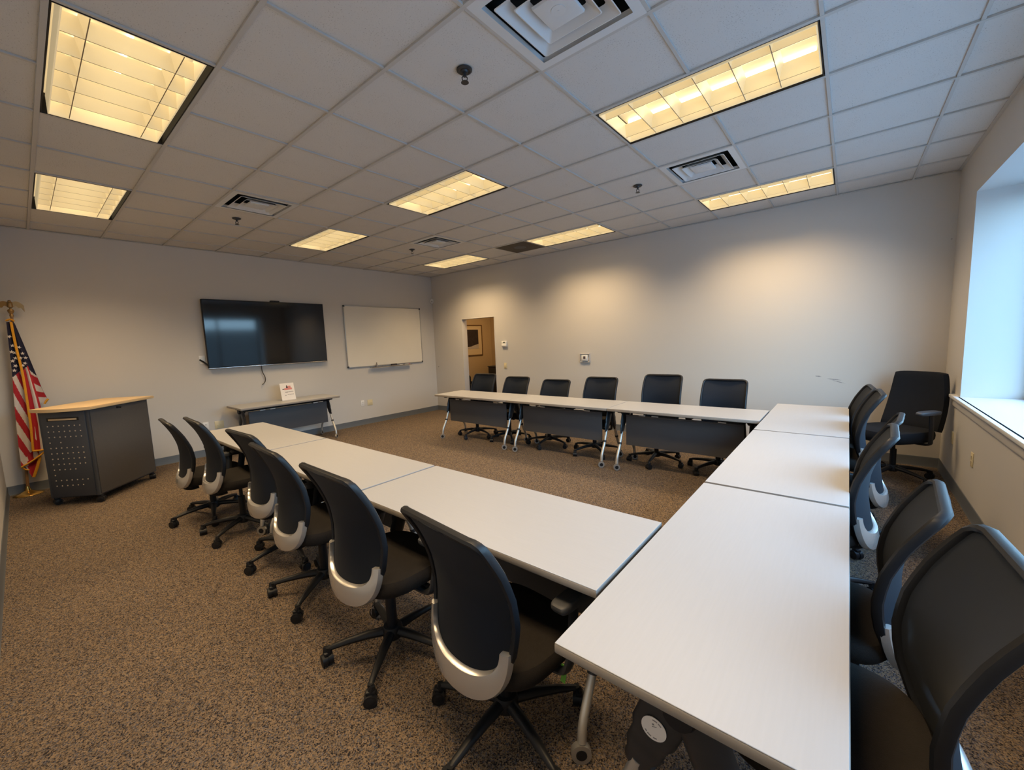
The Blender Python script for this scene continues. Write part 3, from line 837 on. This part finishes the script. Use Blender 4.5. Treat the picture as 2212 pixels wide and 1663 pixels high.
pl = thing('cable_plate', 'white wall plate with a short black arm poking out beside the TV lower corner', 'wall plate', (0, 1.985, 1.435))
b = BM(); box(b, (.004, 0, 0), (.008, .075, .12), .003); obj('plate', b, 'white', pl)
b = BM(); tube(b, [(.006, -.03, .0), (.05, .0, -.03), (.085, .05, -.085)], .010, 8, flat=(.8, 1.3)); obj('cable_arm', b, 'black', pl)

# whiteboard
WBY0, WBY1, WBZ0, WBZ1 = 4.25, 6.055, 1.137, 2.32
t = thing('whiteboard', 'wide blank whiteboard in a thin aluminium frame right of the TV', 'whiteboard', (0, (WBY0 + WBY1) / 2, (WBZ0 + WBZ1) / 2))
w2, h2 = (WBY1 - WBY0) / 2, (WBZ1 - WBZ0) / 2
b = BM(); box(b, (.012, 0, 0), (.012, 2 * w2 - .02, 2 * h2 - .02)); obj('writing_surface', b, 'whiteb', t)
b = BM()
for s in (-1, 1): box(b, (.013, s * (w2 - .009), 0), (.024, .018, 2 * h2), .005); box(b, (.013, 0, s * (h2 - .009)), (.024, 2 * w2, .018), .005)
obj('frame', b, 'alu', t)
for sy in (-1, 1):
    for sz in (-1, 1):
        b = BM(); box(b, (.014, sy * (w2 - .016), sz * (h2 - .016)), (.03, .036, .036), .010); obj('corner_cap', b, 'dark', t)
b = BM(); ty0, ty1 = 4.72 - 5.1525, 5.70 - 5.1525
prof = [(.02, -.03), (.085, -.03), (.09, -.012), (.084, -.012), (.08, -.022), (.02, -.022)]
A = [b.verts.new((x, ty0, z - h2)) for x, z in prof]; Bv = [b.verts.new((x, ty1, z - h2)) for x, z in prof]
for i in range(6):
    j = (i + 1) % 6; b.faces.new((A[i], A[j], Bv[j], Bv[i]))
b.faces.new(A[::-1]); b.faces.new(Bv); obj('pen_tray', b, 'alu', t)
zt = WBZ0 - .022
t = thing('board_eraser', 'dark felt eraser lying in the whiteboard tray', 'eraser', (.05, 5.27, zt))
b = BM(); box(b, (0, 0, .012), (.048, .13, .022), .004); obj('felt', b, 'inkdark', t); b = BM(); box(b, (0, 0, .032), (.045, .12, .018), .006); obj('grip', b, 'black', t)
def marker(name, y, lab, capm, a=0):
    t = thing(name, lab, 'marker', (.05, y, zt), a); b = BM(); cyl(b, (0, -.06, .009), (0, .03, .009), .009, seg=12); obj('barrel', b, 'white', t)
    b = BM(); cyl(b, (0, .03, .009), (0, .065, .009), .0098, seg=12); obj('cap', b, capm, t); return t
marker('dry_erase_marker', 5.46, 'thin marker lying in the tray right beside the eraser', 'inkdark', .05)
marker('dry_erase_marker', 5.60, 'thin marker at the end of the whiteboard tray closest to the corner', 'pink', -.06)
t = thing('spray_bottle', 'tiny dark bottle standing in the whiteboard tray left of the eraser', 'bottle', (.05, 4.86, zt))
b = BM(); lathe(b, [(0, 0), (.016, 0), (.017, .004), (.017, .055), (.008, .066), (.008, .074), (0, .074)], 16); obj('bottle_body', b, 'ink', t)
b = BM(); cyl(b, (0, 0, .073), (0, 0, .09), .0095, seg=12); obj('bottle_cap', b, 'inkdark', t)

# wall plates
def plate(name, label, cat, p, n, m='white', w=.072, h=.115, kind='duplex', group=None):
    """p on the wall; n = 'E' faces +x, 'S' faces -y, 'W' faces -x"""
    rz = {'E': PI / 2, 'S': 0, 'W': -PI / 2}[n]
    t = thing(name, label, cat, p, rz, group)
    b = BM(); box(b, (0, -.003, 0), (w, .006, h), .002); obj('cover_plate', b, m, t)
    if kind == 'duplex':
        for s in (-1, 1):
            b = BM(); box(b, (0, -.0065, s * .021), (.032, .003, .028), .004)
            rc = obj('receptacle', b, m, t)
            b = BM()
            for x in (-.007, .007): box(b, (x, -.0082, s * .021 + .003), (.003, .001, .010))
            cyl(b, (0, -.0078, s * .021 - .008), (0, -.0088, s * .021 - .008), .003, seg=8); obj('socket_slots', b, 'inkdark', rc)
    elif kind == 'switch':
        b = BM(); box(b, (0, -.0075, 0), (.033, .006, .066), .002); obj('rocker', b, m, t)
    elif kind == 'jack':
        for x in ((-.022, .022) if w > .1 else (0,)):
            b = BM(); box(b, (x, -.0065, -.004), (.02, .004, .02), .002); obj('jack', b, m, t)
    return t
GO = 'wall outlets'
plate('wall_outlet', 'white duplex outlet low on the TV wall, just left of a wider cream plate', 'outlet', (0, 1.935, .452), 'E', 'white')
plate('data_plate', 'wide cream data plate low on the wall beside the lectern-side table row', 'wall plate', (0, 2.105, .441), 'E', 'beige', w=.118, kind='jack')
plate('wall_outlet', 'white duplex outlet low on the wall below the whiteboard', 'outlet', (0, 4.512, .425), 'E', 'white')
plate('data_plate', 'square yellowish data plate low on the wall below the whiteboard', 'wall plate', (0, 4.675, .42), 'E', 'beige', w=.115, kind='jack')
plate('light_switch', 'cream light switch on the wall just right of the doorway', 'switch', (2.10, RY, 1.042), 'S', 'beige', kind='switch')
plate('wall_outlet', 'cream outlet on the window wall, below the window sill', 'outlet', (RX, 5.02, .447), 'W', 'beige')
plate('data_plate', 'cream plate on the window wall close to the corner chair', 'wall plate', (RX, 5.84, .455), 'W', 'beige', kind='jack')
t = thing('thermostat', 'white thermostat with small grey display right of the doorway', 'thermostat', (2.10, RY, 1.475))
b = BM(); box(b, (0, -.014, 0), (.125, .028, .105), .006); box(b, (0, -.018, -.03), (.12, .036, .04), .006); obj('thermostat_body', b, 'white', t)
b = BM(); box(b, (.005, -.0285, .028), (.05, .002, .022)); obj('display', b, 'lcd', t)
t = thing('wall_controller', 'white control box with dark square window inside a clear guard on the doorway wall', 'thermostat', (3.865, RY, 1.19))
b = BM(); box(b, (0, -.018, .0), (.115, .03, .095), .006); obj('controller_body', b, 'white', t)
b = BM(); box(b, (.002, -.034, .008), (.042, .002, .046)); obj('display', b, 'inkdark', t)
b = BM()
for s in (-1, 1): box(b, (s * .088, -.011, 0), (.010, .022, .15), .003); box(b, (0, -.011, s * .07), (.186, .022, .010), .003)
obj('clear_guard', b, 'acrylic', t)
t = thing('motion_sensor', 'small white round motion sensor high in the wall corner above the whiteboard', 'sensor', (.035, RY - .035, 2.49))
b = BM()
lathe(b, [(0, .055), (.022, .05), (.034, .03), (.036, 0), (.034, -.03), (.022, -.05), (0, -.055)], 16); obj('sensor_body', b, 'white', t)
b = BM(); box(b, (.024, -.024, -.012), (.03, .03, .035), .006, Matrix.Rotation(PI / 4, 3, 'Z')); obj('sensor_lens', b, 'acrylic', t)
t = thing('wall_button', 'tiny grey round button on the narrow wall left of the doorway', 'button', (.10, RY, 1.005))
b = BM(); lathe(b, [(0, -.006), (.011, -.005), (.013, 0), (0, 0)], 14, axis='Y'); obj('button_cap', b, 'ink', t)

# ------------------------------------------------------------------ sign on the TV table
t = thing('table_sign', 'white printed sign card leaning upright on the table under the TV', 'sign', (.375, 3.0, TBL_H), R(90))
tilt = Matrix.Rotation(R(-12), 4, 'X')
def tl(bm):
    for v in bm.verts: v.co = tilt @ v.co
b = BM(); box(b, (0, 0, .14), (.216, .002, .28)); tl(b); obj('card', b, 'paper', t)
b = BM(); box(b, (0, .035, .004), (.216, .075, .004), .001); tl(b) ; 
for v in b.verts: v.co.z = max(v.co.z, .0) if v.co.z > .002 else .001
obj('foot', b, 'acrylic', t)
b = BM(); box(b, (.012, -.0018, .185), (.12, .0012, .03)); box(b, (.03, -.0018, .215), (.05, .0012, .035)); tl(b); obj('red_picture', b, 'pink', t)
b = BM()
quad(b, (-.02, -.0028, .2), (.014, -.0028, .2), (-.002, -.0028, .245), (-.01, -.0028, .245)); box(b, (-.062, -.002, .183), (.028, .0012, .012))
tl(b); obj('dark_print', b, 'inkdark', t)
b = BM()
for z, x0, x1 in ((.136, -.04, .07), (.13, -.04, -.01), (.092, -.01, .075), (.082, -.05, -.03)):
    x = x0
    while x < x1:
        w = random.uniform(.008, .02); box(b, (x + w / 2, -.0018, z), (w, .001, .009)); x += w + .004
tl(b); obj('text_line', b, 'ink', t)

# ------------------------------------------------------------------ lectern
A_, B_, C_ = V(.945, .305, 0), V(1.275, .645, 0), V(.672, 1.215, 0)
D_ = A_ + (C_ - B_)
t = thing('rolling_lectern', 'grey rolling lectern cabinet with maple top and perforated panel, beside the flag', 'lectern', (0, 0, 0))
cen = (A_ + B_ + C_ + D_) / 4
def ins(p, d=.0): return p + (cen - p).normalized() * d
ZB, ZT = .085, 1.0
b = BM(); prism(b, [tuple(ins(p, .006).xy) for p in (A_, B_, C_, D_)], ZB, ZT); obj('cabinet_body', b, 'lect', t)
ab = (B_ - A_); un = ab.normalized(); nn = V(un.y, -un.x, 0)      # outward normal of the perforated face
bc = (C_ - B_); ub = bc.normalized(); nb = V(ub.y, -ub.x, 0)
def face_box(bm, org, u, n, s, z, w, h, d, off=0., bev=0.):
    rot = Matrix((u, -n, V(0, 0, 1))).transposed()
    box(bm, org + u * s + n * off + V(0, 0, z), (w, d, h), bev, rot)
LA_ = ab.length; LB_ = bc.length
b = BM()
face_box(b, A_, un, nn, LA_ / 2, (ZB + ZT) / 2, LA_ - .06, ZT - ZB - .02, .012, -.001, .003); pp = obj('perforated_panel', b, 'lect', t)
b = BM()
rows = [7, 7, 7, 'x', 7, 7, 7, 7, 5, 1, 7, 6]
for r_, n_ in enumerate(rows):
    z = .845 - r_ * .0575
    cols = [0, 2] if n_ == 'x' else range(n_)
    for c_ in cols:
        s = .085 + c_ * (LA_ - .17) / 6; p = A_ + un * s + nn * .0056 + V(0, 0, z)
        cyl(b, p, p + nn * .0008, .0065, seg=8)
ph = obj('vent_holes', b, 'hole', pp)
b = BM(); face_box(b, A_, un, nn, LA_ / 2, .915, .30, .036, .004, .006, .001); obj('handle_recess', b, 'gap', pp)
b = BM(); face_box(b, A_, un, nn, LA_ / 2, .912, .265, .017, .004, .009, .001); obj('handle', b, 'slot', pp)
b = BM(); face_box(b, B_, ub, nb, LB_ / 2, (ZB + ZT) / 2, LB_ - .05, ZT - ZB - .02, .012, -.001, .003); bp_ = obj('back_panel', b, 'lect2', t)
b = BM(); face_box(b, B_, ub, nb, LB_ * .46, .968, .05, .02, .01, .006, .003); face_box(b, B_, ub, nb, LB_ * .49, .962, .014, .014, .014, .008, .003); obj('lock', b, 'black', bp_)
# curved worktop: bowed outward on the perforated side and beyond
b = BM(); top = []
n_ = 14
for i in range(n_ + 1):
    f = i / n_; p = A_ + ab * f - un * .0 + nn * (.02 + .085 * math.sin(PI * f)) + un * (.05 * (2 * f - 1)); top.append(p.xy[:])
for p in (C_ + ub * .05 + nb * .045, D_ + ub * .05 - nb * .04): top.append(p.xy[:])
prism(b, top, ZT, ZT + .032); es = [e for e in b.edges if abs(e.verts[0].co.z - e.verts[1].co.z) < 1e-4]
bmesh.ops.bevel(b, geom=es, offset=.006, segments=2, affect='EDGES'); obj('worktop', b, 'oak', t)
b = BM(); prism(b, [tuple(ins(p, .05).xy) for p in (A_, B_, C_, D_)], .07, ZB + .002); obj('base_plate', b, 'black', t)
for p in (A_, B_, C_, D_):
    q = ins(p, .05); b = BM()
    caster_bm(b, (q.x, q.y, .029), random.uniform(0, 3))
    for v in b.verts: v.co = V(q.x, q.y, 0) + (v.co - V(q.x, q.y, 0)) * 1.18
    obj('caster', b, 'black', t)

# ------------------------------------------------------------------ flag
FX, FY = .135, .155
t = thing('flag_stand', 'brass flag stand with an eagle finial in the room corner behind the lectern', 'flag stand', (FX, FY, 0))
b = BM(); lathe(b, [(0, .0), (.118, 0), (.122, .006), (.112, .016), (.07, .028), (.03, .05), (.02, .075), (.017, .10), (0, .10)], 36); obj('stand_base', b, 'gold', t)
b = BM()
PT = V(.0, .095, 2.03)
cyl(b, (0, 0, .06), PT, .0135, .012, 14); obj('pole', b, 'polewood', t)
b = BM()
ez = 2.02; ex, ey = .0, .095
lathe(b, [(0, 0), (.016, 0), (.017, .02), (.011, .03), (.022, .05), (.027, .065), (.02, .082), (0, .085)], 16, (ex, ey, ez))
obj('finial_cup', b, 'oldgold', t)
b = BM()   # eagle: body, head, two spread wings
tube(b, smooth_path([(ex, ey, ez + .075), (ex, ey, ez + .105), (ex + .004, ey, ez + .14), (ex + .012, ey, ez + .163), (ex + .028, ey, ez + .168), (ex + .044, ey, ez + .158)], 4),
     [.010] * 4 + [.022] * 4 + [.02] * 4 + [.014] * 4 + [.010] * 4 + [.004], 10)
for s in (-1, 1):
    def wing(u, v, s=s):
        y = s * (.012 + u * .088); arch = .16 + .024 * math.sin(u * PI * .75) - .05 * u * u
        return V(ex - .01 - .02 * u, ey + y, ez + arch - v * (.052 - .022 * abs(u - .45) + .02 * u) - .008 * math.sin(u * 14) * v)
    slab(b, wing, 10, 5, .008)
obj('eagle_finial', b, 'oldgold', t)
# the draped cloth: a thing hanging on the pole, patches of folded fabric
fl = thing('draped_flag', 'draped red, white and blue starred flag with gold fringe hanging on the brass stand', 'flag', (FX, FY, 0))
b = BM()
NAVY, RED, WHITE = 0, 1, 2
def patch(poly_l, poly_r, x0, stripes, amp=.012, fold=2.5, nu=10, nv=40, ph=0.):
    """cloth strip between a left and a right edge line (lists of (y,z)), v runs down; stripes(u,v,y,z) -> material"""
    def ev(pl, v):
        k = v * (len(pl) - 1); i = min(int(k), len(pl) - 2); f = k - i
        return pl[i][0] + (pl[i + 1][0] - pl[i][0]) * f, pl[i][1] + (pl[i + 1][1] - pl[i][1]) * f
    def fn(u, v):
        a, c = ev(poly_l, v), ev(poly_r, v)
        y = a[0] + (c[0] - a[0]) * u; z = a[1] + (c[1] - a[1]) * u
        return V(x0 + amp * min(1, .25 + v) * math.sin(fold * PI * u + ph + v * 1.5) - FX, y - FY, z)
    fs = slab(b, fn, nu, nv, .004)
    idx = 0
    for i in range(nu):
        for j in range(nv):
            u, v = (i + .5) / nu, (j + .5) / nv
            a, c = ev(poly_l, v), ev(poly_r, v)
            mi = stripes(u, v, a[0] + (c[0] - a[0]) * u, a[1] + (c[1] - a[1]) * u)
            fs[idx].material_index = mi; fs[idx + 1].material_index = mi; idx += 2
# left lobe: canton then long diagonal stripes
def st_left(u, v, y, z):
    if z > 1.40 - .10 * (.5 - u): return NAVY
    return (WHITE, RED)[int((z - u * -.42 + 3.0) / .155) % 2]
patch([(.205, 1.96), (.195, 1.7), (.185, 1.4), (.165, 1.1), (.15, .8), (.14, .55), (.135, .33)],
      [(.255, 1.97), (.26, 1.7), (.275, 1.4), (.28, 1.1), (.285, .8), (.28, .6), (.275, .42)], .155, st_left, .014, 2.2, 34, 190)
# right lobe
def st_right(u, v, y, z):
    if z > 1.50 - .15 * u and z > 1.36: return NAVY
    return (WHITE, RED)[int((v - .1 * u) / .105) % 2]
patch([(.25, 1.95), (.262, 1.7), (.272, 1.45), (.28, 1.2), (.285, 1.0)],
      [(.262, 1.95), (.305, 1.7), (.345, 1.45), (.385, 1.2), (.418, 1.06)], .125, st_right, .012, 1.5, 26, 130, .6)
# centre panel in front
def st_mid(u, v, y, z):
    if z > 1.42 + .05 * u: return NAVY
    return RED if u < .5 else (WHITE if u < .8 else RED)
patch([(.235, 1.95), (.245, 1.7), (.262, 1.4), (.262, 1.1), (.258, .8), (.24, .5)],
      [(.25, 1.95), (.275, 1.7), (.315, 1.4), (.345, 1.1), (.365, .8), (.36, .5)], .178, st_mid, .012, 2.6, 40, 110, 1.)
# bottom tail
patch([(.15, .40), (.165, .33), (.185, .26), (.20, .20)], [(.285, .55), (.28, .42), (.25, .30), (.215, .20)], .16, lambda u, v, y, z: RED if (u + v * .5) > .35 else WHITE, .01, 2, 10, 16)
obj('cloth', b, ['navy', 'red', 'fwhite'], fl)
def star(bm, c, r, rot):
    pts = [bm.verts.new(V(c[0] - FX, c[1] - FY + (r if i % 2 == 0 else r * .42) * math.sin(rot + i * PI / 5), c[2] + (r if i % 2 == 0 else r * .42) * math.cos(rot + i * PI / 5))) for i in range(10)]
    ce = bm.verts.new(V(c[0] - FX + .003, c[1] - FY, c[2]))
    for i in range(10): bm.faces.new((pts[i], pts[(i + 1) % 10], ce))
b = BM()
for (y, z) in [(.208, 1.80), (.222, 1.70), (.206, 1.63), (.228, 1.56), (.203, 1.53), (.218, 1.475), (.204, 1.425), (.23, 1.62)]: star(b, (.176, y, z), .0215, random.uniform(0, .6))
for (y, z) in [(.265, 1.68), (.262, 1.56), (.288, 1.50), (.283, 1.61), (.27, 1.475), (.30, 1.56)]: star(b, (.196, y, z), .019, random.uniform(0, .6))
obj('star_pattern', b, 'fwhite', fl)
b = BM()
def fr(pts, r=.011): tube(b, smooth_path([V(x - FX, y - FY, z) for x, y, z in pts], 5), r, 8, flat=(1, .55))
fr([(.185, .238, 1.96), (.19, .243, 1.7), (.196, .258, 1.4), (.196, .258, 1.1), (.196, .254, .8), (.195, .24, .50)], .0105)
fr([(.192, .238, .50), (.194, .30, .495), (.19, .362, .50)], .019)
fr([(.17, .138, .335), (.18, .20, .37), (.185, .28, .43), (.18, .33, .475)], .017)
fr([(.165, .135, .34), (.165, .16, .30), (.165, .19, .285)], .014)
fr([(.175, .285, .42), (.172, .25, .30), (.165, .213, .195)], .013)
fr([(.14, .385, 1.02), (.14, .402, 1.05), (.138, .42, 1.075)], .018)
fr([(.15, .205, 1.975), (.16, .235, 1.99), (.155, .26, 1.97)], .017)
obj('fringe', b, 'fringe', fl)

# ------------------------------------------------------------------ beyond the doorway
t = thing('framed_picture', 'framed dark picture with cream mount seen through the doorway', 'picture', (HX0, 7.92, 1.58))
b = BM()
for s in (-1, 1): box(b, (.014, s * .42, 0), (.028, .022, .80), .004); box(b, (.014, 0, s * .39), (.028, .862, .022), .004)
obj('frame', b, 'woodframe', t)
b = BM(); box(b, (.008, 0, 0), (.008, .83, .77)); obj('mount', b, 'mount', t)
b = BM(); box(b, (.0135, 0, .03), (.003, .56, .50)); obj('artwork', b, 'artdark', t)
b = BM(); prism(b, [(-.28, -.22), (.28, -.22), (.28, -.10), (.15, -.12), (.0, -.16), (-.2, -.17)], .0155, .0165, Matrix(((0, 0, 1, 0), (1, 0, 0, 0), (0, 1, 0, 0), (0, 0, 0, 1)))); obj('pale_foreground', b, 'artsnow', t)
t = thing('lounge_chair', 'low black armchair in the room beyond the doorway', 'chair', (.45, 7.3, 0), R(-60))
b = BM(); box(b, (0, 0, .24), (.66, .62, .34), .04); obj('seat', b, 'leather', t)
b = BM(); box(b, (0, -.30, .42), (.70, .16, .60), .05); obj('backrest', b, 'leather', t)
for s in (-1, 1):
    b = BM(); box(b, (s * .37, .02, .31), (.12, .66, .5), .04); obj('armrest', b, 'leather', t)
for sx in (-1, 1):
    for sy in (-1, 1):
        b = BM(); cyl(b, (sx * .28, sy * .25, 0), (sx * .28, sy * .25, .1), .018, .024, 12); obj('leg', b, 'black', t)
t = thing('side_cabinet', 'dark side cabinet at the back of the room beyond the doorway', 'cabinet', (.28, 8.45, 0))
b = BM(); box(b, (0, 0, .44), (.55, .45, .86), .006); obj('cabinet_body', b, 'artdark', t)
b = BM(); box(b, (0, 0, .88), (.58, .48, .025), .006); obj('cabinet_top', b, 'panel', t)
b = BM(); box(b, (0, -.228, .44), (.5, .012, .78), .003); dr = obj('door', b, 'dark', t)
b = BM(); cyl(b, (.2, -.245, .55), (.2, -.245, .65), .006, seg=8); obj('handle', b, 'alu', dr)

# ------------------------------------------------------------------ lights, world, camera
def area(name, loc, size, energy, col, rot, spread=180, portal=False):
    d = bpy.data.lights.new(name, 'AREA'); d.shape = 'RECTANGLE'; d.size, d.size_y = size; d.energy = energy; d.color = col; d.spread = R(spread)
    if portal: d.cycles.is_portal = True
    o = bpy.data.objects.new(name, d); COL.objects.link(o); o.location = loc; o.rotation_euler = rot; return o
area('hall_lamp', (1.2, 7.7, 2.7), (1.0, .5), 22, (1, .62, .28), (0, 0, 0))
area('window_portal', (EX + .02, (WY0 + WY1) / 2, (WZ0 + WZ1) / 2), (WZ1 - WZ0, WY1 - WY0), 1, (1, 1, 1), (0, R(90), 0), portal=True)
w = bpy.data.worlds.new('sky'); SC.world = w; w.use_nodes = True
N, L = w.node_tree.nodes, w.node_tree.links; bg = N['Background']
tc = N.new('ShaderNodeTexCoord'); sp = N.new('ShaderNodeSeparateXYZ'); L.new(tc.outputs['Generated'], sp.inputs[0])
rp = ramp(N, [(0, (.12, .16, .2)), (.02, (.37, .60, .80)), (.35, (.35, .64, .94)), (1, (.25, .53, .94))])
L.new(sp.outputs['Z'], rp.inputs['Fac']); L.new(rp.outputs['Color'], bg.inputs['Color']); bg.inputs['Strength'].default_value = 11.5

cam = bpy.data.cameras.new('camera'); co = bpy.data.objects.new('camera', cam); COL.objects.link(co)
cam.sensor_fit = 'HORIZONTAL'; cam.sensor_width = 36; cam.lens = 880.429 / 2212 * 36
cam.shift_x = 18.5575 / 2212; cam.shift_y = .79 / 2212; cam.clip_start = .02
yaw, pitch, roll = R(-40.2872), R(-6.2089), R(-2.3208)
fwd = V(math.sin(yaw) * math.cos(pitch), math.cos(yaw) * math.cos(pitch), math.sin(pitch)); rt = V(math.cos(yaw), -math.sin(yaw), 0); up = rt.cross(fwd)
r2 = rt * math.cos(roll) + up * math.sin(roll); u2 = -rt * math.sin(roll) + up * math.cos(roll)
co.matrix_world = Matrix(((r2.x, u2.x, -fwd.x, 7.270), (r2.y, u2.y, -fwd.y, .244), (r2.z, u2.z, -fwd.z, 1.532), (0, 0, 0, 1)))
SC.camera = co
SC.view_settings.view_transform = 'Standard'
SC.view_settings.exposure = 0.05
cy = SC.cycles
cy.max_bounces = 10; cy.diffuse_bounces = 5; cy.glossy_bounces = 4; cy.transparent_max_bounces = 12; cy.sample_clamp_indirect = 6
cy.use_denoising = True; cy.adaptive_threshold = .015; cy.caustics_reflective = False; cy.caustics_refractive = False
